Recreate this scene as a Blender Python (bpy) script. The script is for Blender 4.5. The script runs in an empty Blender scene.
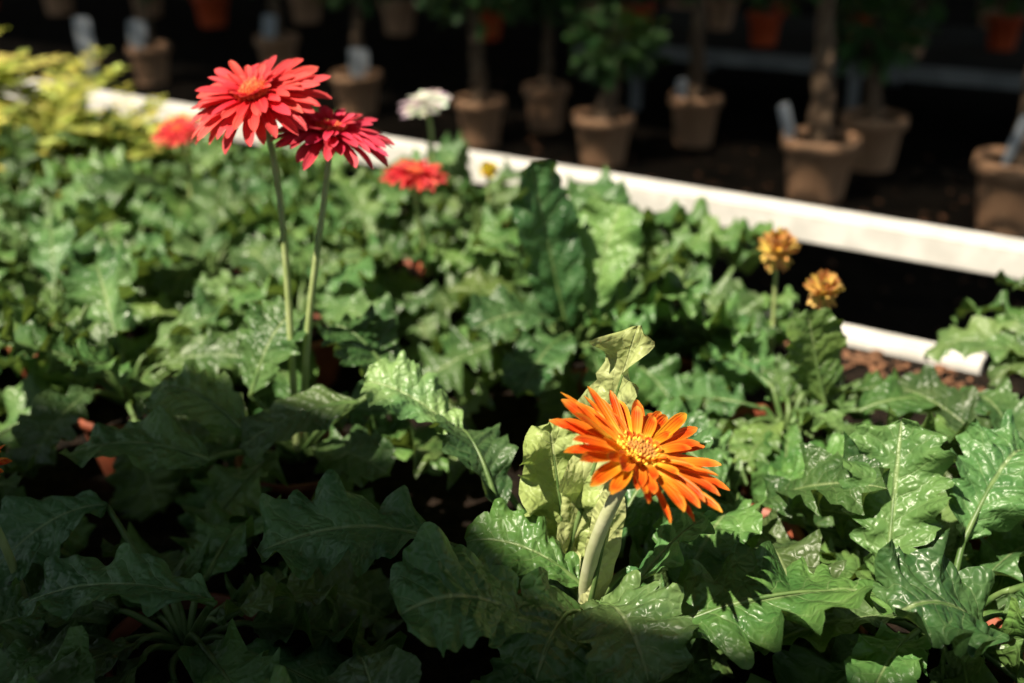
import bpy, math, random
from mathutils import Vector, Matrix, noise
R=random.Random(7)
V=Vector
UP=V((0,0,1))
scene=bpy.context.scene

# ------------------------------------------------------------------ materials
def newmat(name):
    m=bpy.data.materials.new(name); m.use_nodes=True
    nt=m.node_tree; nt.nodes.clear()
    out=nt.nodes.new('ShaderNodeOutputMaterial')
    return m,nt,out
def math_(nt,op,a,b=None,c=None,clamp=False):
    n=nt.nodes.new('ShaderNodeMath'); n.operation=op; n.use_clamp=clamp
    for i,x in enumerate((a,b,c)):
        if x is None: continue
        if isinstance(x,(int,float)): n.inputs[i].default_value=x
        else: nt.links.new(x,n.inputs[i])
    return n.outputs[0]
def mix(nt,fac,a,b,blend='MIX'):
    n=nt.nodes.new('ShaderNodeMixRGB'); n.blend_type=blend
    for i,x in enumerate((fac,a,b)):
        if isinstance(x,(int,float)): n.inputs[i].default_value=x
        elif isinstance(x,tuple): n.inputs[i].default_value=(x[0],x[1],x[2],1)
        else: nt.links.new(x,n.inputs[i])
    return n.outputs[0]
def sstep(nt,x,a,b):
    n=nt.nodes.new('ShaderNodeMapRange'); n.interpolation_type='SMOOTHSTEP'
    nt.links.new(x,n.inputs[0]); n.inputs[1].default_value=a; n.inputs[2].default_value=b
    return n.outputs[0]
def noise_(nt,scale,detail=3,vec=None):
    n=nt.nodes.new('ShaderNodeTexNoise'); n.inputs['Scale'].default_value=scale; n.inputs['Detail'].default_value=detail
    if vec is None:
        tc=nt.nodes.new('ShaderNodeTexCoord'); vec=tc.outputs['Object']
    nt.links.new(vec,n.inputs['Vector'])
    return n.outputs[0]
def finish(nt,out,col,rough,bump=None,bstr=.3,bdist=.002,trans=0,tcol=None,spec=.5,coat=0):
    p=nt.nodes.new('ShaderNodeBsdfPrincipled')
    if isinstance(col,tuple): p.inputs['Base Color'].default_value=(*col,1)
    else: nt.links.new(col,p.inputs['Base Color'])
    if isinstance(rough,(int,float)): p.inputs['Roughness'].default_value=rough
    else: nt.links.new(rough,p.inputs['Roughness'])
    p.inputs['Specular IOR Level'].default_value=spec
    nrm=None
    if bump is not None:
        b=nt.nodes.new('ShaderNodeBump'); b.inputs['Strength'].default_value=bstr; b.inputs['Distance'].default_value=bdist
        nt.links.new(bump,b.inputs['Height']); nt.links.new(b.outputs[0],p.inputs['Normal']); nrm=b.outputs[0]
    if trans>0:
        t=nt.nodes.new('ShaderNodeBsdfTranslucent')
        c=tcol if tcol is not None else col
        if isinstance(c,tuple): t.inputs[0].default_value=(*c,1)
        else: nt.links.new(c,t.inputs[0])
        if nrm: nt.links.new(nrm,t.inputs['Normal'])
        ms=nt.nodes.new('ShaderNodeMixShader'); ms.inputs[0].default_value=trans
        nt.links.new(p.outputs[0],ms.inputs[1]); nt.links.new(t.outputs[0],ms.inputs[2])
        nt.links.new(ms.outputs[0],out.inputs[0])
    else: nt.links.new(p.outputs[0],out.inputs[0])

def leaf_material(name,dark,light,vein,rough=.42,trans=.2,laterals=8,vs=.5):
    m,nt,out=newmat(name)
    uv=nt.nodes.new('ShaderNodeUVMap'); sp=nt.nodes.new('ShaderNodeSeparateXYZ'); nt.links.new(uv.outputs[0],sp.inputs[0])
    s,t=sp.outputs[0],sp.outputs[1]
    a=math_(nt,'MULTIPLY',math_(nt,'ABSOLUTE',math_(nt,'SUBTRACT',t,.5)),2)
    mid=math_(nt,'SUBTRACT',1,sstep(nt,a,.01,.07))
    ph=math_(nt,'SUBTRACT',math_(nt,'MULTIPLY',s,laterals),math_(nt,'MULTIPLY',a,1.4))
    nz=noise_(nt,45,2)
    ph=math_(nt,'ADD',ph,math_(nt,'MULTIPLY',nz,.8))
    w=math_(nt,'SINE',math_(nt,'MULTIPLY',ph,6.2832))
    lat=sstep(nt,w,.93,1.0)
    vo=nt.nodes.new('ShaderNodeTexVoronoi'); vo.feature='DISTANCE_TO_EDGE'; vo.inputs['Scale'].default_value=130
    tc=nt.nodes.new('ShaderNodeTexCoord'); nt.links.new(tc.outputs['Object'],vo.inputs['Vector'])
    net=math_(nt,'SUBTRACT',1,sstep(nt,vo.outputs['Distance'],.0,.3))
    fade=math_(nt,'SUBTRACT',1,math_(nt,'MULTIPLY',a,.6))
    vm=math_(nt,'MAXIMUM',mid,math_(nt,'MULTIPLY',math_(nt,'MULTIPLY',lat,.4),fade))
    vm=math_(nt,'MAXIMUM',vm,math_(nt,'MULTIPLY',net,.08))
    n1=noise_(nt,20,4)
    base=mix(nt,sstep(nt,n1,.3,.7),dark,light)
    at=nt.nodes.new('ShaderNodeAttribute'); at.attribute_name='tint'
    base=mix(nt,1,base,at.outputs['Color'],'MULTIPLY')
    col=mix(nt,math_(nt,'MULTIPLY',vm,vs),base,vein)
    h=math_(nt,'ADD',math_(nt,'MULTIPLY',w,-.32),math_(nt,'MULTIPLY',vm,-.7))
    h=math_(nt,'ADD',h,math_(nt,'MULTIPLY',noise_(nt,70,2),2.7))
    h=math_(nt,'ADD',h,math_(nt,'MULTIPLY',net,-.4))
    tcol=mix(nt,.5,col,(.36,.52,.06))
    rg=math_(nt,'ADD',math_(nt,'MULTIPLY',noise_(nt,40,3),.3),rough-.15)
    finish(nt,out,col,rg,h,.72,.0019,trans,tcol,.5)
    return m
def simple_mat(name,c1,c2,scale,rough,bstr=.2,bdist=.002,trans=0,spec=.5):
    m,nt,out=newmat(name)
    n1=noise_(nt,scale,5); col=mix(nt,sstep(nt,n1,.35,.65),c1,c2)
    finish(nt,out,col,rough,noise_(nt,scale*3,4),bstr,bdist,trans,None,spec)
    return m
def petal_material(name,stops,edge=None,rough=.5,trans=.3):
    m,nt,out=newmat(name)
    uv=nt.nodes.new('ShaderNodeUVMap'); sp=nt.nodes.new('ShaderNodeSeparateXYZ'); nt.links.new(uv.outputs[0],sp.inputs[0])
    s,t=sp.outputs[0],sp.outputs[1]
    cr=nt.nodes.new('ShaderNodeValToRGB'); nt.links.new(s,cr.inputs[0])
    el=cr.color_ramp.elements
    el[0].position=stops[0][0]; el[0].color=(*stops[0][1],1)
    el[1].position=stops[-1][0]; el[1].color=(*stops[-1][1],1)
    for p,c in stops[1:-1]:
        e=el.new(p); e.color=(*c,1)
    col=cr.outputs[0]
    a=math_(nt,'MULTIPLY',math_(nt,'ABSOLUTE',math_(nt,'SUBTRACT',t,.5)),2)
    if edge: col=mix(nt,math_(nt,'MULTIPLY',sstep(nt,a,.45,1),.6),col,edge)
    at=nt.nodes.new('ShaderNodeAttribute'); at.attribute_name='tint'
    col=mix(nt,1,col,at.outputs['Color'],'MULTIPLY')
    rid=math_(nt,'SINE',math_(nt,'MULTIPLY',t,31.4))
    col=mix(nt,math_(nt,'MULTIPLY',sstep(nt,rid,-1,1),.18),col,mix(nt,1,col,(.6,.45,.5),'MULTIPLY'))
    finish(nt,out,col,rough,rid,.35,.0006,trans,None,.3)
    return m

M={}
M['leaf']=leaf_material('gerbera_leaf_green',(.038,.108,.030),(.100,.195,.055),(.34,.42,.20),rough=.39)
M['leafpale']=leaf_material('gerbera_leaf_pale',(.34,.40,.14),(.48,.52,.24),(.55,.60,.32),rough=.5,trans=.3)
M['lime']=leaf_material('lime_foliage',(.42,.48,.08),(.60,.62,.17),(.6,.65,.2),rough=.5,trans=.4)
M['treeleaf']=leaf_material('tree_leaf',(.03,.09,.025),(.06,.16,.04),(.1,.2,.06),rough=.4)
M['petiole']=simple_mat('petiole_green',(.07,.14,.035),(.14,.22,.07),60,.45,trans=.15)
M['stem']=simple_mat('flower_stem_green',(.32,.42,.15),(.42,.50,.22),50,.5,trans=.15)
M['stempale']=simple_mat('flower_stem_pale',(.54,.58,.32),(.64,.66,.42),50,.5,trans=.2)
M['sepal']=simple_mat('sepal_green',(.08,.17,.04),(.16,.25,.07),120,.55)
M['red']=petal_material('petal_red',[(0,(.50,.010,.018)),(.35,(.75,.026,.038)),(1,(.79,.105,.105))])
M['crimson']=petal_material('petal_crimson',[(0,(.42,.006,.028)),(.4,(.66,.018,.060)),(1,(.76,.08,.14))])
M['orange']=petal_material('petal_orange',[(0,(.90,.70,.14)),(.32,(.88,.56,.05)),(.48,(.86,.26,.012)),(.82,(.80,.085,.006)),(1,(.86,.36,.04))],edge=(.88,.34,.025))
M['white']=petal_material('petal_white',[(0,(.7,.72,.6)),(1,(.78,.76,.72))])
M['withered']=petal_material('petal_withered',[(0,(.84,.60,.18)),(.6,(.78,.50,.15)),(1,(.62,.36,.12))])
M['yellow']=petal_material('petal_yellow',[(0,(.8,.6,.05)),(1,(.85,.72,.1))])
M['disc_red']=simple_mat('disc_red',(.50,.05,.02),(.75,.18,.05),400,.6)
M['disc_yellow']=simple_mat('disc_yellow',(.75,.38,.02),(.95,.70,.08),500,.6)
M['disc_dark']=simple_mat('disc_brown',(.35,.12,.02),(.60,.28,.04),500,.6)
M['bedpot']=simple_mat('nursery_pot_plastic',(.18,.045,.02),(.26,.065,.03),30,.55)
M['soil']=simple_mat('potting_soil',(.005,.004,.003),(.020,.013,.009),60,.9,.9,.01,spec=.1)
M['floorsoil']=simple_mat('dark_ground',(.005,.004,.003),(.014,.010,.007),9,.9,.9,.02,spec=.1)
M['clay']=simple_mat('terracotta_clay',(.52,.29,.165),(.64,.37,.22),14,.75,.3,.002)
M['redpot']=simple_mat('orange_plastic',(.60,.08,.02),(.72,.11,.03),10,.5)
M['bark']=simple_mat('bark',(.13,.08,.05),(.24,.16,.10),45,.8,.8,.004)
M['paint']=simple_mat('white_paint',(.52,.51,.49),(.64,.63,.61),25,.5,.25,.001)
M['greymetal']=simple_mat('galvanised_grey',(.20,.21,.22),(.34,.35,.36),12,.45)
M['tag']=simple_mat('label_plastic',(.55,.60,.66),(.65,.69,.75),5,.4)
M['dark']=simple_mat('dark_cladding',(.008,.008,.008),(.02,.018,.016),4,.8)
M['shadepanel']=simple_mat('shade_panel_dark',(.02,.025,.02),(.035,.04,.03),30,.9)  # only for the added out-of-view light blockers
M['litter']=simple_mat('dry_leaf_litter',(.10,.045,.02),(.22,.10,.05),20,.8)

# ------------------------------------------------------------------ mesh builder
class MB:
    def __init__(s): s.v=[];s.f=[];s.m=[];s.uv=[];s.t=[];s.mats=[]
    def mi(s,k):
        if k not in s.mats: s.mats.append(k)
        return s.mats.index(k)
    def vert(s,p,uv=(0,0),t=(1,1,1)):
        s.v.append(tuple(p)); s.uv.append(uv); s.t.append(t); return len(s.v)-1
    def face(s,ids,k): s.f.append(tuple(ids)); s.m.append(s.mi(k))
    def build(s,name,loc=(0,0,0),link=True,smooth=True):
        me=bpy.data.meshes.new(name+'_mesh'); me.from_pydata(s.v,[],s.f)
        for k in s.mats: me.materials.append(M[k])
        me.polygons.foreach_set('material_index',s.m)
        me.polygons.foreach_set('use_smooth',[smooth]*len(s.f))
        ul=me.uv_layers.new(name='UVMap')
        li=[0]*len(me.loops); me.loops.foreach_get('vertex_index',li)
        fl=[]
        for i in li: fl.extend(s.uv[i])
        ul.data.foreach_set('uv',fl)
        ca=me.attributes.new('tint','FLOAT_COLOR','POINT')
        fl=[]
        for t in s.t: fl.extend((t[0],t[1],t[2],1))
        ca.data.foreach_set('color',fl)
        me.update()
        if not link: return me
        return place(name,me,loc)
def place(name,me,loc=(0,0,0),rz=0,sc=1):
    o=bpy.data.objects.new(name,me); scene.collection.objects.link(o)
    o.location=loc; o.rotation_euler=(0,0,rz); o.scale=(sc,sc,sc)
    return o

def bez(p,n):
    out=[]
    for i in range(n+1):
        t=i/n
        if len(p)==3: q=p[0]*(1-t)**2+p[1]*2*t*(1-t)+p[2]*t*t
        else: q=p[0]*(1-t)**3+p[1]*3*t*(1-t)**2+p[2]*3*t*t*(1-t)+p[3]*t**3
        out.append(q)
    return out
def tube(mb,pts,rad,k,sides=6,cap=True,t=(1,1,1)):
    rings=[];n=len(pts)
    ref=None
    for i,p in enumerate(pts):
        tg=(pts[min(i+1,n-1)]-pts[max(i-1,0)]).normalized()
        if ref is None: ref=tg.orthogonal().normalized()
        ref=(ref-tg*ref.dot(tg)).normalized(); b=tg.cross(ref)
        r=rad[i] if isinstance(rad,(list,tuple)) else rad
        rings.append([mb.vert(p+(ref*math.cos(2*math.pi*j/sides)+b*math.sin(2*math.pi*j/sides))*r,(i/n,j/sides),t) for j in range(sides)])
    for a,b_ in zip(rings[:-1],rings[1:]):
        for j in range(sides): mb.face((a[j],a[(j+1)%sides],b_[(j+1)%sides],b_[j]),k)
    if cap:
        mb.face(rings[0][::-1],k); mb.face(rings[-1],k)
def lathe(mb,c,prof,k,sides=28,t=(1,1,1)):
    rings=[]
    for (r,z) in prof:
        rings.append([mb.vert(c+V((r*math.cos(2*math.pi*j/sides),r*math.sin(2*math.pi*j/sides),z)),(0,0),t) for j in range(sides)])
    for a,b in zip(rings[:-1],rings[1:]):
        for j in range(sides): mb.face((a[j],a[(j+1)%sides],b[(j+1)%sides],b[j]),k)
    return rings
def box(mb,c,ax,ay,az,k):
    ids=[mb.vert(c+ax*i+ay*j+az*l) for i in(-1,1) for j in(-1,1) for l in(-1,1)]
    for f in ((0,1,3,2),(4,6,7,5),(0,4,5,1),(2,3,7,6),(0,2,6,4),(1,5,7,3)): mb.face([ids[i] for i in f],k)

# ------------------------------------------------------------------ gerbera leaf
def blade(mb,P,W,roll=0,fold=.25,ruffle=.12,lobes=6,depth=.35,k='leaf',NN=36,MM=10,rnd=R,tint=None,curl=0.):
    C=bez([V(p) for p in P],NN)
    if tint is None:
        b=rnd.uniform(.55,1.45); tint=(b*rnd.uniform(.85,1.3),b,b*rnd.uniform(.8,1.2))
    ph=[rnd.uniform(0,6.28) for _ in range(6)]
    seed=V((rnd.uniform(0,50),rnd.uniform(0,50),rnd.uniform(0,50)))
    lw=[rnd.uniform(.45,1.25) for _ in range(40)]
    rows=[]
    pk=(.571**.6)*(.429**.45)
    for i,c in enumerate(C):
        s=i/NN
        tg=(C[min(i+1,NN)]-C[max(i-1,0)]).normalized()
        lat=tg.cross(UP)
        if lat.length<.05: lat=V((1,0,0))
        lat.normalize(); nr=lat.cross(tg).normalized()
        rl=roll+curl*(s-.5)
        la=lat*math.cos(rl)+nr*math.sin(rl); no=nr*math.cos(rl)-lat*math.sin(rl)
        w=(s**.6)*((1-s)**.45)/pk*W/2
        w=max(w,.02*W if s<.5 else .004*W)
        row=[]
        for j in range(MM+1):
            t=-1+2*j/MM; side=1 if t>0 else -1
            x=lobes*s+ (.0 if side>0 else .4)+ .30*math.sin(ph[0+(side>0)]+6*s)+1
            fr=x%1.0
            lb=math.sin(math.pi*fr**.85)**.6 if 0<fr<1 else 0
            d=depth*(1.25-.75*s)*lw[int(x)+(20 if side>0 else 0)]
            ww=w*(1-d*(1-lb))
            if depth>0: ww*=1+.05*math.sin(6.28*lobes*2.2*s+ph[5]+side)
            a=abs(t)
            z=a*ww*math.sin(fold)*(1-.35*a)
            z+=ruffle*W*a*a*.6*(math.sin(6.28*lobes*.55*s+ph[1+(side>0)])+.6*math.sin(6.28*lobes*1.1*s+ph[3+(side>0)]))*min(1,w/(W*.25))
            q=c*13+seed+V((t*.6,0,0))
            z+=.22*W*noise.noise(q)*(a+.15)
            z+=.08*W*noise.noise(q*3.1)*min(1,a*4)
            z+=.007*W*math.sin(6.28*(s*8-a*1.4))*(1-a*.3)*min(1,a*5)
            fw=.06*a*a*W*(lb-.5)+.14*a*W*s*(1-s)*2
            row.append(mb.vert(c+la*(t*ww*math.cos(fold))+no*z+tg*fw*(1 if s<.97 else 0),(s,(t+1)/2),tint))
        rows.append(row)
    for a,b in zip(rows[:-1],rows[1:]):
        for j in range(MM): mb.face((a[j],a[j+1],b[j+1],b[j]),k)
    if NN>8: tube(mb,[c-UP*.0012 for c in C[:int(NN*.85)]],[.0022*(1-i/NN)+.0004 for i in range(int(NN*.85))],'petiole',5,False)
def petiole(mb,a,b,r=.0026):
    a=V(a);b=V(b); m=(a+b)/2+UP*.015+V((R.uniform(-.008,.008),R.uniform(-.008,.008),0))
    tube(mb,bez([a,m,b],8),[r*1.3-(r*.5)*i/8 for i in range(9)],'petiole',6)
def hero(mb,crown,base,tip,W,arch=.02,droop=0.,**kw):
    base=V(base);tip=V(tip)
    petiole(mb,crown,base)
    d=tip-base
    blade(mb,[base,base+d*.33+UP*arch*1.2,base+d*.7+UP*arch*1.2,tip-UP*droop],W,**kw)
def rosette(mb,crown,n,rnd,rad=1.0,hmin=25,hmax=70,NN=36,MM=8,wmul=1.0,droop=0):
    crown=V(crown); a0=rnd.uniform(0,6.28)
    for i in range(n):
        az=a0+i*2.39996+rnd.uniform(-.2,.2)
        f=i/max(1,n-1)
        el=math.radians(hmin+(hmax-hmin)*f+rnd.uniform(-8,8))
        Lb=rnd.uniform(.105,.165)*rad*(1-.25*f); Lp=rnd.uniform(.035,.06)*rad
        h=V((math.cos(az),math.sin(az),0))
        d=h*math.cos(el)+UP*math.sin(el)
        b=crown+d*Lp
        el2=el-math.radians(rnd.uniform(14,40)); el3=el2-math.radians(rnd.uniform(25,65)+droop)
        c1=b+(h*math.cos(el2)+UP*math.sin(el2))*Lb*.4
        c2=c1+(h*math.cos(el2-.3)+UP*math.sin(el2-.3))*Lb*.33
        c3=c2+(h*math.cos(el3)+UP*math.sin(el3))*Lb*.33
        side=V((-h.y,h.x,0))*rnd.uniform(-.03,.03)
        for q in (b,c1,c2,c3):
            if q.z<.02: q.z=.02
        petiole(mb,crown+h*.006,b)
        blade(mb,[b,c1+side*.3,c2+side*.6,c3+side],Lb*rnd.uniform(.46,.62)*wmul,roll=rnd.uniform(-.5,.5),fold=rnd.uniform(.05,.45),
              ruffle=rnd.uniform(.14,.34),lobes=rnd.choice([5,6,7,8]),depth=rnd.uniform(.2,.5),rnd=rnd,NN=NN,MM=MM,curl=rnd.uniform(-.7,.7))
def nursery_pot(mb,c,r=.055,h=.07):
    c=V(c)
    lathe(mb,c,[(r*.72,.0),(r*.95,h*.84),(r*.95,h*.85),(r*1.05,h*.85),(r*1.06,h),(r*.99,h),(r*.95,h*.8)],'bedpot')
    lathe(mb,c,[(r*.94,h*.86),(r*.5,h*.9),(.001,h*.98)],'soil',20)

# ------------------------------------------------------------------ gerbera flower
def frame(n):
    n=V(n).normalized(); x=n.orthogonal().normalized(); return n,x,n.cross(x)
def petal(mb,c,n,x,y,az,r0,L,W,e0,e1,k,rnd,tw=0):
    h=x*math.cos(az)+y*math.sin(az); sd=n.cross(h)
    p=c+h*r0; NN=10;MM=4; b=rnd.uniform(.75,1.12); tint=(b,b*rnd.uniform(.7,1.3),b*rnd.uniform(.85,1.1)); rows=[]
    sw=rnd.uniform(-.14,.14)
    for i in range(NN+1):
        s=i/NN; e=e0+(e1-e0)*s; d=h*math.cos(e)+n*math.sin(e)+sd*sw*s; no=n*math.cos(e)-h*math.sin(e)
        if i: p=p+d*(L/NN)
        w=W*.5*min(1,(.35+.95*s**.7))*(1-max(0,(s-.70)/.30)**2.1*.80)
        row=[]
        for j in range(MM+1):
            t=-1+2*j/MM
            z=w*.45*t*t-w*.1+ w*tw*t*s
            notch=(-.03*L*abs(t)-.02*L*(t==0) if i==NN else 0)
            row.append(mb.vert(p+sd*(w*t)+no*z+d*notch,(s,(t+1)/2),tint))
        rows.append(row)
    for a,b_ in zip(rows[:-1],rows[1:]):
        for j in range(MM): mb.face((a[j],a[j+1],b_[j+1],b_[j]),k)
def gerbera(mb,c,nrm,D,k,kd,layers,rnd,discr=.16,discdark=None):
    c=V(c); n,x,y=frame(nrm); Rr=D/2
    for (cnt,lf,e0,e1,wf) in layers:
        off=rnd.uniform(0,6)
        for i in range(cnt):
            az=off+2*math.pi*i/cnt+rnd.uniform(-.09,.09)
            L=Rr*lf*rnd.uniform(.86,1.09)
            petal(mb,c+n*(.0015*e0*8),n,x,y,az,Rr*discr*.7,L-Rr*discr*.7,Rr*wf*rnd.uniform(.85,1.15),e0+rnd.uniform(-.09,.09),e1+rnd.uniform(-.28,.28),k,rnd,rnd.uniform(-.5,.5))
    cnt=150; rd=Rr*discr*1.25
    for i in range(cnt):
        r=rd*math.sqrt((i+.5)/cnt); a=i*2.39996
        hh=x*math.cos(a)+y*math.sin(a)
        z=Rr*.10*(1-(r/rd)**2)+Rr*.04
        q=c+hh*r+n*z; d=(n+hh*.5*r/rd).normalized(); ln=Rr*(.07+.07*(r/rd)**2)*rnd.uniform(.8,1.2)
        kk=kd if not(discdark and r<rd*.62) else discdark
        tube(mb,[q-n*.002,q+d*ln*.7,q+d*ln],[Rr*.016,Rr*.02,Rr*.006],kk,4)
    rings=[]
    for (rr,zz) in ((rd,-.01),(rd,.02*Rr/.05*.3),(rd*.6,Rr*.10),(0.0005,Rr*.12)):
        rings.append([mb.vert(c+(x*math.cos(a*math.pi/8)+y*math.sin(a*math.pi/8))*rr+n*(zz if zz>0 else -.002)) for a in range(16)])
    for a,b in zip(rings[:-1],rings[1:]):
        for j in range(16): mb.face((a[j],a[(j+1)%16],b[(j+1)%16],b[j]),discdark or kd)
    rings=[]
    for (rr,zz) in ((Rr*.25,.0),(Rr*.24,-.10*Rr),(Rr*.17,-.22*Rr),(Rr*.07,-.32*Rr)):
        rings.append([mb.vert(c+(x*math.cos(a*math.pi/8)+y*math.sin(a*math.pi/8))*rr+n*zz) for a in range(16)])
    for a,b in zip(rings[:-1],rings[1:]):
        for j in range(16): mb.face((a[j],a[(j+1)%16],b[(j+1)%16],b[j]),'sepal')
    return c-n*Rr*.30
def flower(name,c,nrm,D,foot,k,kd,layers,seed,stem='stem',r=.0028,bend=None,**kw):
    mb=MB(); rnd=random.Random(seed)
    e=gerbera(mb,c,nrm,D,k,kd,layers,rnd,**kw)
    f=V(foot); n=V(nrm).normalized()
    h=(e-f).length
    pts=bez([f,f+(bend if bend else UP*h*.4),e-n*h*.22,e],22)
    tube(mb,pts,[r*1.25-(r*.35)*i/22 for i in range(23)],stem,10)
    return mb.build(name)
D2=[(26,1.0,.02,-.34,.160),(24,.95,.14,-.2,.155),(20,.74,.32,.05,.14),(16,.42,.6,.4,.11)]
D1=[(26,1.0,.18,.02,.160),(25,.97,.30,.14,.150),(14,.62,.46,.28,.12),(16,.30,.6,.5,.08)]
flower('red_gerbera_flower',(-.203,.90,.410),(-.16,-.36,.92),.118,(-.199,.925,.065),'red','disc_red',D2,3)
flower('red_gerbera_flower',(-.146,.905,.380),(.14,-.04,.98),.104,(-.194,.93,.065),'crimson','disc_red',D2,4,bend=V((.004,0,.13)))
flower('orange_gerbera_flower',(.075,.604,.251),(.38,-.04,.92),.118,(.052,.665,.065),'orange','disc_yellow',D1,5,stem='stempale',r=.0046,discdark='disc_dark',discr=.17,bend=V((-.004,-.01,.07)))
flower('red_gerbera_flower',(-.463,1.557,.225),(-.1,-.3,.95),.075,(-.46,1.58,.07),'red','disc_red',D2[:3],6)
flower('red_gerbera_flower',(-.12,1.368,.217),(.1,-.0,.99),.088,(-.11,1.40,.07),'red','disc_red',D2[:3],7)
flower('white_gerbera_flower',(-.126,1.645,.245),(-.25,-.15,.96),.078,(-.12,1.66,.07),'white','white',D2,8)
WL=[(18,1.0,.2,.7,.25),(18,.95,.5,1.1,.24),(16,.85,.8,1.5,.22),(14,.8,-.3,-.8,.2),(12,.5,1.0,1.5,.2)]
flower('withered_gerbera_flower',(.278,1.126,.20),(-.1,-.4,.92),.050,(.285,1.14,.07),'withered','disc_yellow',WL,9,r=.0022)
flower('withered_gerbera_flower',(.297,1.012,.20),(-.1,-.4,.92),.042,(.30,1.03,.07),'withered','disc_yellow',WL,10,r=.0022)
flower('orange_gerbera_flower',(-.370,.672,.20),(-.1,-.2,.97),.06,(-.36,.69,.07),'orange','disc_yellow',D1,11)
flower('yellow_gerbera_flower',(-.03,1.42,.20),(0,-.3,.95),.032,(-.03,1.43,.07),'yellow','disc_yellow',WL[:3],12,r=.002)

# ------------------------------------------------------------------ hero plants
r1=random.Random(21)
def hp(x,y): 
    mb=MB(); nursery_pot(mb,(x,y,0)); return mb,V((x,y,.065))
H4=dict(NN=54,MM=14)
# red gerbera plant
mb,c=hp(-.2,.93)
hero(mb,c,(-.132,.862,.16),(-.226,.826,.135),.056,arch=.012,rnd=r1,lobes=3,depth=.1,fold=.1,roll=.25,**H4)
hero(mb,c,(-.224,.845,.14),(-.31,.875,.165),.066,arch=.02,rnd=r1,lobes=5,depth=.25,roll=.3)
hero(mb,c,(-.235,.915,.14),(-.20,.955,.20),.075,arch=.015,rnd=r1,roll=-.4,fold=.15)
hero(mb,c,(-.108,.94,.14),(-.165,.97,.185),.08,arch=.015,rnd=r1)
hero(mb,c,(-.244,.80,.14),(-.355,.80,.145),.066,arch=.015,rnd=r1,lobes=4,depth=.15,roll=.2)
rosette(mb,c,13,r1,.92,12,45)
mb.build('gerbera_plant')
# orange gerbera plant
mb,c=hp(.055,.69)
hero(mb,c,(.034,.690,.10),(.084,.70,.300),.052,arch=.0,rnd=r1,k='leafpale',roll=-1.0,fold=.8,lobes=7,depth=.3,ruffle=.4,tint=(1,1,1),curl=1.1,**H4)
hero(mb,c,(.045,.690,.09),(.026,.705,.225),.060,arch=.0,rnd=r1,k='leafpale',roll=.9,fold=.4,lobes=6,depth=.35,ruffle=.4,tint=(.8,.9,.7),**H4)
hero(mb,c,(.050,.645,.09),(.066,.622,.225),.026,arch=.0,rnd=r1,k='leafpale',roll=.9,fold=.5,lobes=2,depth=.05,ruffle=.05,tint=(1.25,1.2,1.3))
hero(mb,c,(-.040,.80,.16),(-.118,.828,.195),.060,arch=.010,rnd=r1,lobes=6,depth=.15,fold=.3,roll=.35,tint=(2.2,1.8,2.2),**H4)
hero(mb,c,(-.030,.685,.13),(-.172,.648,.155),.082,arch=.022,rnd=r1,lobes=6,depth=.28,fold=.15,roll=.15,ruffle=.18,tint=(.8,.95,1.1),**H4)
hero(mb,c,(.089,.60,.12),(.240,.612,.145),.105,arch=.02,rnd=r1,lobes=6,depth=.5,fold=.12,roll=.1,tint=(1.05,1.1,.9),NN=54,MM=14)
hero(mb,c,(.015,.60,.13),(-.068,.566,.165),.088,arch=.02,rnd=r1,lobes=4,depth=.18,fold=.15,roll=.2,tint=(.8,.95,1.0),**H4)
hero(mb,c,(.050,.650,.125),(-.032,.675,.145),.055,arch=.015,rnd=r1,lobes=6,depth=.3,fold=.1,roll=.3,tint=(.9,1,.8),**H4)
hero(mb,c,(.045,.635,.115),(.015,.560,.12),.075,arch=.02,rnd=r1,lobes=5,depth=.3,roll=.3,tint=(.7,.8,.7),**H4)
hero(mb,c,(.06,.63,.125),(.085,.555,.12),.080,arch=.02,rnd=r1,lobes=6,depth=.5,roll=-.2,**H4)
hero(mb,c,(.08,.73,.12),(.14,.79,.16),.075,arch=.02,rnd=r1,lobes=5,depth=.3,roll=.3)
hero(mb,c,(.080,.645,.12),(.135,.67,.17),.07,arch=.01,rnd=r1,lobes=5,depth=.3,roll=.6,**H4)
hero(mb,c,(-.01,.74,.13),(-.045,.80,.17),.065,arch=.02,rnd=r1,lobes=5,depth=.3,roll=-.3)
rosette(mb,c,12,r1,.92,8,34)
mb.build('gerbera_plant')
# right-hand plant
mb,c=hp(.31,.66)
hero(mb,c,(.268,.675,.11),(.288,.745,.205),.080,arch=.0,rnd=r1,lobes=6,depth=.55,fold=.15,roll=.1,ruffle=.25,tint=(1.1,1.1,1.1),**H4)
hero(mb,c,(.31,.60,.12),(.237,.574,.16),.085,arch=.02,rnd=r1,lobes=6,depth=.3,roll=.3,ruffle=.2,tint=(.6,.68,.7),**H4)
hero(mb,c,(.33,.70,.13),(.39,.76,.17),.080,arch=.02,rnd=r1,lobes=6,depth=.5,roll=-.2,ruffle=.25,**H4)
hero(mb,c,(.34,.64,.13),(.40,.58,.15),.085,arch=.02,rnd=r1,lobes=5,depth=.5,roll=-.2,tint=(.7,.8,.8),**H4)
rosette(mb,c,17,r1,.95,12,50)
mb.build('gerbera_plant')
# mid right plant
mb,c=hp(.27,.98)
hero(mb,c,(.295,.955,.11),(.268,.96,.205),.065,arch=.0,rnd=r1,roll=1.2,fold=.3)
hero(mb,c,(.318,.924,.12),(.409,.924,.12),.06,arch=.015,rnd=r1,lobes=4,depth=.15,tint=(.6,.7,.6))
rosette(mb,c,18,r1,.85,12,55)
mb.build('gerbera_plant')
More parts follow.
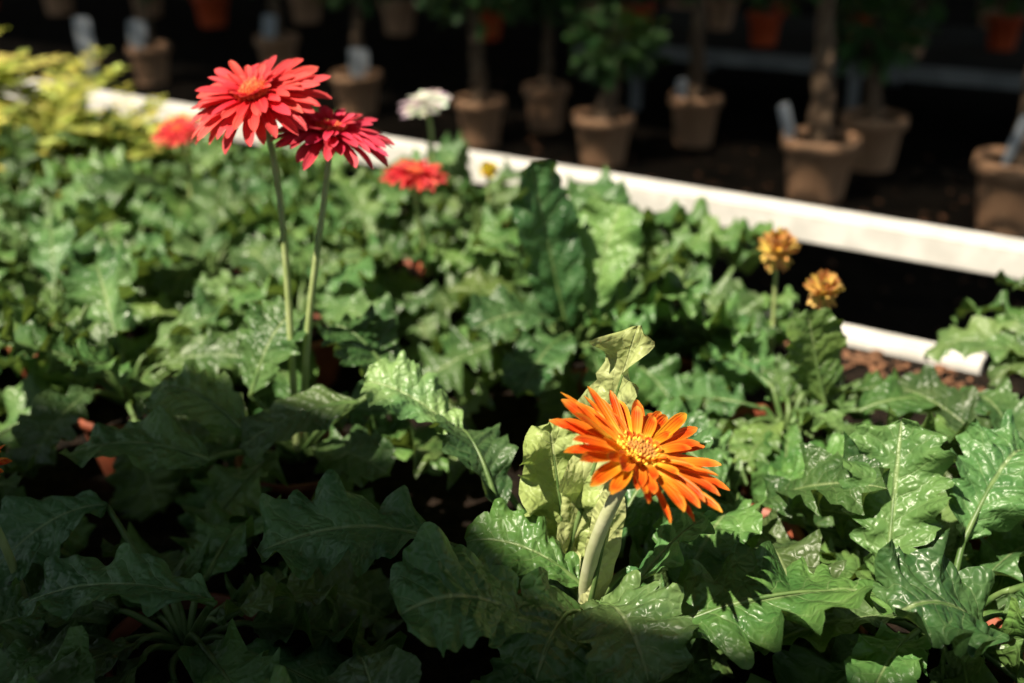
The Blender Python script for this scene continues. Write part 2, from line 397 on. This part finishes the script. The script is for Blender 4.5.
# centre plant with the big upright leaf
mb,c=hp(.07,1.17)
hero(mb,c,(.062,1.150,.10),(.018,1.158,.29),.078,arch=.0,rnd=r1,lobes=5,depth=.12,roll=1.05,fold=.45,tint=(.42,.62,.65),curl=-.5,**H4)
hero(mb,c,(.085,1.158,.12),(.12,1.20,.23),.085,arch=.01,rnd=r1,lobes=4,depth=.15,roll=-.2,fold=.35,tint=(1.5,1.4,1.35))
hero(mb,c,(.12,1.14,.13),(.19,1.15,.18),.085,arch=.02,rnd=r1,lobes=5,depth=.2,roll=.2)
rosette(mb,c,22,r1,1.1,12,64)
mb.build('gerbera_plant')
# lower left plant
mb,c=hp(-.235,.66)
hero(mb,c,(-.195,.612,.14),(-.332,.628,.125),.060,arch=.018,rnd=r1,lobes=5,depth=.25,fold=.12,roll=.1,ruffle=.18,tint=(.8,.95,1.1),**H4)
hero(mb,c,(-.31,.745,.13),(-.385,.69,.10),.07,arch=.018,rnd=r1,lobes=4,depth=.15,fold=.12,tint=(.7,.9,1.1))
rosette(mb,c,15,r1,1.0,10,38)
mb.build('gerbera_plant')
heroes=[(-.2,.93),(.055,.69),(.31,.66),(.27,.98),(.07,1.17),(-.235,.66)]

# ------------------------------------------------------------------ filler plants in the bed
variants=[]
for i in range(8):
    mb=MB(); nursery_pot(mb,(0,0,0)); rosette(mb,(0,0,.065),18,random.Random(100+i),1.05+.06*(i%3),10,66)
    variants.append(mb.build('gerbera_leaves_%d'%i,link=False))
cells=[]
rr=random.Random(5)
row=0;y=.40
while y<2.9:
    x=-2.2+(row%2)*.12
    while x<1.0:
        px=x+rr.uniform(-.03,.03); py=y+rr.uniform(-.025,.025)
        x+=.24
        if py>1.63-.626*px: continue
        if px>.33 and py>.86 and px<.47: continue
        if px>.22 and py>1.0: continue
        if px<-.27 and .84<py<1.02: continue
        if -.10<px<.12 and .80<py<1.0: continue
        if abs(px)>.30+.62*py: continue
        if any((px-a)**2+(py-b)**2<.16**2 for a,b in heroes): continue
        cells.append((px,py))
    y+=.205;row+=1
cells+=[(.23,1.20),(.15,1.34)]
for i,(px,py) in enumerate(cells):
    place('gerbera_plant',variants[(i*5)%8],(px,py,0),rr.uniform(0,6.28),rr.uniform(.85,1.1))

# lime coloured feathery foliage at the far left end of the bed
for (px,py,s_,sd) in ((-.80,1.93,1.05,1),(-1.0,2.0,1.25,2),(-.66,1.93,.8,3),(-1.16,2.08,1.3,4),(-.92,1.80,.9,5),(-1.08,1.85,1,6)):
    mb=MB(); rn=random.Random(sd); nursery_pot(mb,(0,0,0))
    for i in range(46):
        az=rn.uniform(0,6.28); el=rn.uniform(.5,1.45); L=rn.uniform(.13,.23)
        h=V((math.cos(az),math.sin(az),0)); b=V((0,0,.06))
        p=[b,b+(h*math.cos(el)+UP*math.sin(el))*L*.6,b+(h*math.cos(el-.5)+UP*math.sin(el-.5))*L]
        C=bez(p,11); tube(mb,C,.0012,'lime',4,False)
        for q in range(3,12):
            for sgn in (-1,1):
                tg=(C[q]-C[q-1]).normalized(); sd_=tg.cross(UP).normalized()*sgn
                l=.042*(1-.5*q/12)
                blade(mb,[C[q],C[q]+sd_*l*.5+tg*l*.3,C[q]+sd_*l+tg*l*.6],.017,lobes=1,depth=0,k='lime',NN=4,MM=2,rnd=rn,ruffle=0)
    mb.build('lime_fern',(px,py,0)).scale=(s_,s_,s_)
# drooping long-leaved gerbera on the right edge
mb=MB(); nursery_pot(mb,(0,0,0)); rosette(mb,(0,0,.065),28,random.Random(66),1.15,40,88,wmul=.62,droop=35)
mb.build('gerbera_plant',(.59,1.01,0))

# ------------------------------------------------------------------ bed, rails, floor
def railY(x,b): return b-.626*x
dirv=V((1,-.626,0)).normalized(); nrmv=V((.626,1,0)).normalized()
mb=MB()
pts=[(-2.6,railY(-2.6,1.80)),(.27,railY(.27,1.80)),(.27,railY(.27,1.605)),(1.6,railY(1.6,1.605)),(1.6,-.3),(-2.6,-.3)]
bot=[mb.vert((a,b,-.2)) for a,b in pts]; top=[mb.vert((a,b,0)) for a,b in pts]
mb.face(top[::-1],'soil'); mb.face(bot,'soil')
n_=len(pts)
for i in range(n_): mb.face((bot[i],bot[(i+1)%n_],top[(i+1)%n_],top[i]),'soil')
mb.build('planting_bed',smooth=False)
def rail(name,b,z,x0,x1,h,t,posts=True):
    mb=MB(); a=V((x0,railY(x0,b),z)); e=V((x1,railY(x1,b),z)); c=(a+e)/2
    box(mb,c,(e-a)/2,nrmv*t/2,UP*h/2,'paint')
    box(mb,c+UP*(h/2)+nrmv*.008,(e-a)/2,nrmv*(t/2+.006),UP*.004,'paint')
    if posts:
        for xx in (-2.9,-1.9,-1.35,1.05,1.6):
            p=V((xx,railY(xx,b),0))+nrmv*(t/2+.016); p.z=(z-.2)/2
            box(mb,p,dirv*.018,nrmv*.015,UP*(z+.2)/2,'greymetal')
    o=mb.build(name,smooth=False)
    bv=o.modifiers.new('b','BEVEL'); bv.width=.002; bv.segments=2
    return o
rail('white_bench_rail',1.835,.084,-3.2,1.7,.042,.020)
rail('white_bed_edging',1.618,-.002,.272,.575,.026,.02,False)
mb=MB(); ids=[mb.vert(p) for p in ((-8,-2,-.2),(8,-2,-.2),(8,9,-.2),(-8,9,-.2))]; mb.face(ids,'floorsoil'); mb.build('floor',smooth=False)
mb=MB(); box(mb,V((0,9,1.2)),V((8,0,0)),V((0,.05,0)),V((0,0,1.4)),'dark'); mb.build('wall_back',smooth=False)
mb=MB(); rn=random.Random(9)
for i in range(420):
    x=rn.uniform(-.6,1.7); y=railY(x,2.6)+rn.gauss(0,.5); a=rn.uniform(0,6.28); l=rn.uniform(.012,.03)
    if y<railY(x,2.0): continue
    p=V((x,y,-.196)); d=V((math.cos(a),math.sin(a),0))
    blade(mb,[p,p+d*l*.5+UP*l*.3,p+d*l],l*.6,lobes=1,depth=0,k='litter',NN=4,MM=2,rnd=rn,ruffle=.3)
for i in range(90):
    x=rn.uniform(.35,.55); y=railY(x,1.585)-abs(rn.gauss(0,.04)); a=rn.uniform(0,6.28); l=rn.uniform(.008,.02)
    p=V((x,y,.003)); d=V((math.cos(a),math.sin(a),0))
    blade(mb,[p,p+d*l*.5+UP*l*.3,p+d*l],l*.6,lobes=1,depth=0,k='litter',NN=4,MM=2,rnd=rn,ruffle=.3)
mb.build('fallen_leaves')

# ------------------------------------------------------------------ background potted trees
def big_pot(mb,w,h,k='clay'):
    r=w/2
    lathe(mb,V((0,0,0)),[(r*.70,0),(r*.86,h*.76),(r*.89,h*.78),(r*1.0,h*.79),(r*1.0,h*.97),(r*.97,h),(r*.9,h),(r*.88,h*.9)],k,36)
    mb.face([mb.vert((r*.7*math.cos(a*math.pi/9),r*.7*math.sin(a*math.pi/9),.002)) for a in range(18)],k)
    lathe(mb,V((0,0,0)),[(r*.88,h*.9),(r*.5,h*.92),(.001,h*.93)],'soil',20)
def tree(name,x,y,w,h,th,fz,fr,cnt,seed,z=-.2,k='clay',strands=3,tr=.012,leaf=.045):
    mb=MB(); rn=random.Random(seed); big_pot(mb,w,h,k)
    bx,by=rn.uniform(-.03,.03),rn.uniform(-.03,.03)
    for sI in range(strands):
        pts=[];n=26
        for i in range(n+1):
            s=i/n; a=sI*2*math.pi/strands+s*7; rad=tr*.8*(1.3-.7*s)*(strands>1)
            pts.append(V((math.cos(a)*rad+bx*s,math.sin(a)*rad+by*s,h*.88+s*th)))
        tube(mb,pts,[tr*(1.3-.7*i/n) for i in range(n+1)],'bark',7)
    topz=h*.88+th
    cz=h*.88+fz
    for i in range(12):
        az=rn.uniform(0,6.28); el=rn.uniform(-.3,1.2); L=fr*rn.uniform(.5,.9)
        b=V((bx,by,topz-rn.uniform(0,.05)))
        tube(mb,bez([b,b+V((math.cos(az)*L*.5,math.sin(az)*L*.5,(cz-topz)+.05)),V((bx,by,cz))+V((math.cos(az)*L,math.sin(az)*L,L*math.sin(el)-.02))],6),[.005-.0006*j for j in range(7)],'bark',5)
    for i in range(cnt):
        u=V((rn.gauss(0,1),rn.gauss(0,1),rn.gauss(0,1))).normalized()*fr*rn.uniform(.35,1.0)
        u.z*=.75
        p=V((bx,by,cz))+u
        d=(u.normalized()+V((rn.uniform(-.6,.6),rn.uniform(-.6,.6),rn.uniform(-.9,.1)))).normalized()
        l=leaf*rn.uniform(.7,1.3)
        blade(mb,[p,p+d*l*.5+UP*l*.08,p+d*l],l*.5,roll=rn.uniform(-1,1),lobes=1,depth=0,k='treeleaf',NN=5,MM=2,rnd=rn,ruffle=0)
    return mb.build(name,(x,y,z))
T='potted_braided_ficus_tree'
tree(T,.733,2.66,.185,.15,.40,.50,.20,420,1,tr=.015)
tree(T,.242,2.98,.165,.13,.13,.19,.11,300,2,tr=.016)
tree(T,.514,3.18,.150,.14,.38,.42,.17,320,3)
tree(T,-.089,3.18,.145,.13,.27,.36,.18,360,4,tr=.013)
tree(T,.10,3.36,.135,.13,.26,.32,.17,300,5,tr=.009)
tree(T,-.482,3.55,.16,.13,.30,.36,.19,340,6,tr=.010)
tree(T,1.11,2.42,.20,.16,.5,.6,.22,300,7,tr=.014)
tree(T,.94,2.93,.17,.14,.16,.22,.12,260,8)
tree(T,-1.27,4.05,.15,.13,.30,.34,.2,300,9)
tree(T,-.85,4.2,.16,.14,.30,.34,.22,300,10)
rn=random.Random(77)
mb=MB()
x0,x1=.2,3.2; a=V((x0,3.78-.5*x0,-.01)); e=V((x1,3.78-.5*x1,-.01)); bd=(e-a).normalized(); bn=V((.447,.894,0))
box(mb,(a+e)/2,(e-a)/2,bn*.012,UP*.02,'greymetal')
box(mb,(a+e)/2+bn*.45+UP*.0,(e-a)/2,bn*.43,UP*.012,'dark')
for i in range(5):
    p=a+(e-a)*(i+.3)/5; p.z=-.11
    box(mb,p+bn*.03,bd*.015,bn*.015,UP*.09,'greymetal'); box(mb,p+bn*.8,bd*.015,bn*.015,UP*.09,'greymetal')
mb.build('display_bench',smooth=False)
for i in range(12):
    p=a+bd*(.12+.22*i+rn.uniform(-.02,.02))+bn*(.2+.25*(i%2))
    tree('potted_seedling',p.x,p.y,.11,.10,.05,.09,.10,90,200+i,z=.003,k='redpot' if i%3!=1 else 'clay',strands=1,tr=.006)
for i in range(12):
    tree('potted_shrub',-2.6+.42*i+rn.uniform(-.05,.05),5.1-.2*(i*.42-2.6)+rn.uniform(-.15,.3),.17,.14,.12,.2,.20,170,300+i,k='clay' if i%3 else 'redpot',strands=1,tr=.010,leaf=.06)
def label(x,y,z0,h,w,rz,lean):
    mb=MB(); t=.0012
    prof=[(-w*.25,0),(w*.25,0),(w*.5,h*.45),(w*.5,h*.94),(w*.4,h),(-w*.4,h),(-w*.5,h*.94),(-w*.5,h*.45)]
    f=[mb.vert((a,-t,b)) for a,b in prof]; g=[mb.vert((a,t,b)) for a,b in prof]
    mb.face(f,'tag'); mb.face(g[::-1],'tag')
    for i in range(8): mb.face((f[i],g[i],g[(i+1)%8],f[(i+1)%8]),'tag')
    o=mb.build('plant_label',(x,y,z0),smooth=False); o.rotation_euler=(.1,lean,rz)
label(.662,2.64,-.075,.115,.028,.2,-.35)
label(.47,3.15,-.09,.08,.03,.3,-.1)
label(-.47,3.51,-.09,.10,.06,.1,.05)
label(-1.30,4.02,-.09,.11,.06,.2,.1)
label(-1.50,4.1,-.2,.22,.06,-.1,.0)
label(-.87,4.15,-.09,.11,.05,.2,.1)
label(1.06,2.40,-.06,.12,.025,.2,.25)

# ------------------------------------------------------------------ added unseen overhead panels, outlined to cast shade, with an open strip
def panel(mb,pts,z,k='shadepanel',th=.01):
    n=len(pts)
    b=[mb.vert((x,y,z)) for x,y in pts]; t=[mb.vert((x,y,z+th)) for x,y in pts]
    mb.face(b[::-1],k); mb.face(t,k)
    for i in range(n): mb.face((b[i],b[(i+1)%n],t[(i+1)%n],t[i]),k)
S=V((-.42,-.34,.80)).normalized()
RZ=2.4
def sh(p,z): 
    d=(RZ-z)/S.z; return (p[0]+S.x*d,p[1]+S.y*d)
mb=MB()
front=[(-4,-2.5),(3,-2.5),(3,.50),(.28,.55),(.17,.565),(.11,.57),(.02,.61),(-.04,.72),(-.09,.82),(-.25,.90),(-.7,.98),(-4,1.0)]  # outline of the shade wanted on the canopy, projected up to the panel
panel(mb,[sh(p,.15) for p in front],RZ)
def strip(b0,b1):
    panel(mb,[sh(p,-.1) for p in [(-4.5,railY(-4.5,b0)),(4.5,railY(4.5,b0)),(4.5,railY(4.5,b1)),(-4.5,railY(-4.5,b1))]],RZ)
strip(1.835+.12+.13,2.80)
b=2.84
while b<3.5:
    strip(b,b+.040); b+=.056  # added slats, spaced to let part of the sun onto the pots
back=[(-4.5,railY(-4.5,b)),(4.5,railY(4.5,b)),(8,9.5),(-8,9.5)]
panel(mb,[sh(p,-.1) for p in back],RZ)
mb.build('added_shade_panels',smooth=False)

# ------------------------------------------------------------------ light
sd=bpy.data.lights.new('sun','SUN'); sd.energy=10.5; sd.angle=math.radians(.6); sd.color=(1,.89,.71)
so=bpy.data.objects.new('sun',sd); scene.collection.objects.link(so)
so.rotation_euler=S.to_track_quat('Z','Y').to_euler(); so.location=(-2,-2,6)
w=bpy.data.worlds.new('world'); scene.world=w; w.use_nodes=True
bg=w.node_tree.nodes['Background']; bg.inputs[0].default_value=(.80,.95,1,1); bg.inputs[1].default_value=.40

cam=bpy.data.cameras.new('camera'); co=bpy.data.objects.new('camera',cam); scene.collection.objects.link(co)
co.location=(0,0,.6); co.rotation_euler=(math.radians(90-24),0,0); cam.lens=40; cam.sensor_width=36
cam.clip_start=.02
cam.dof.use_dof=True; cam.dof.focus_distance=.76; cam.dof.aperture_fstop=3.6
scene.camera=co
scene.view_settings.view_transform='Standard'
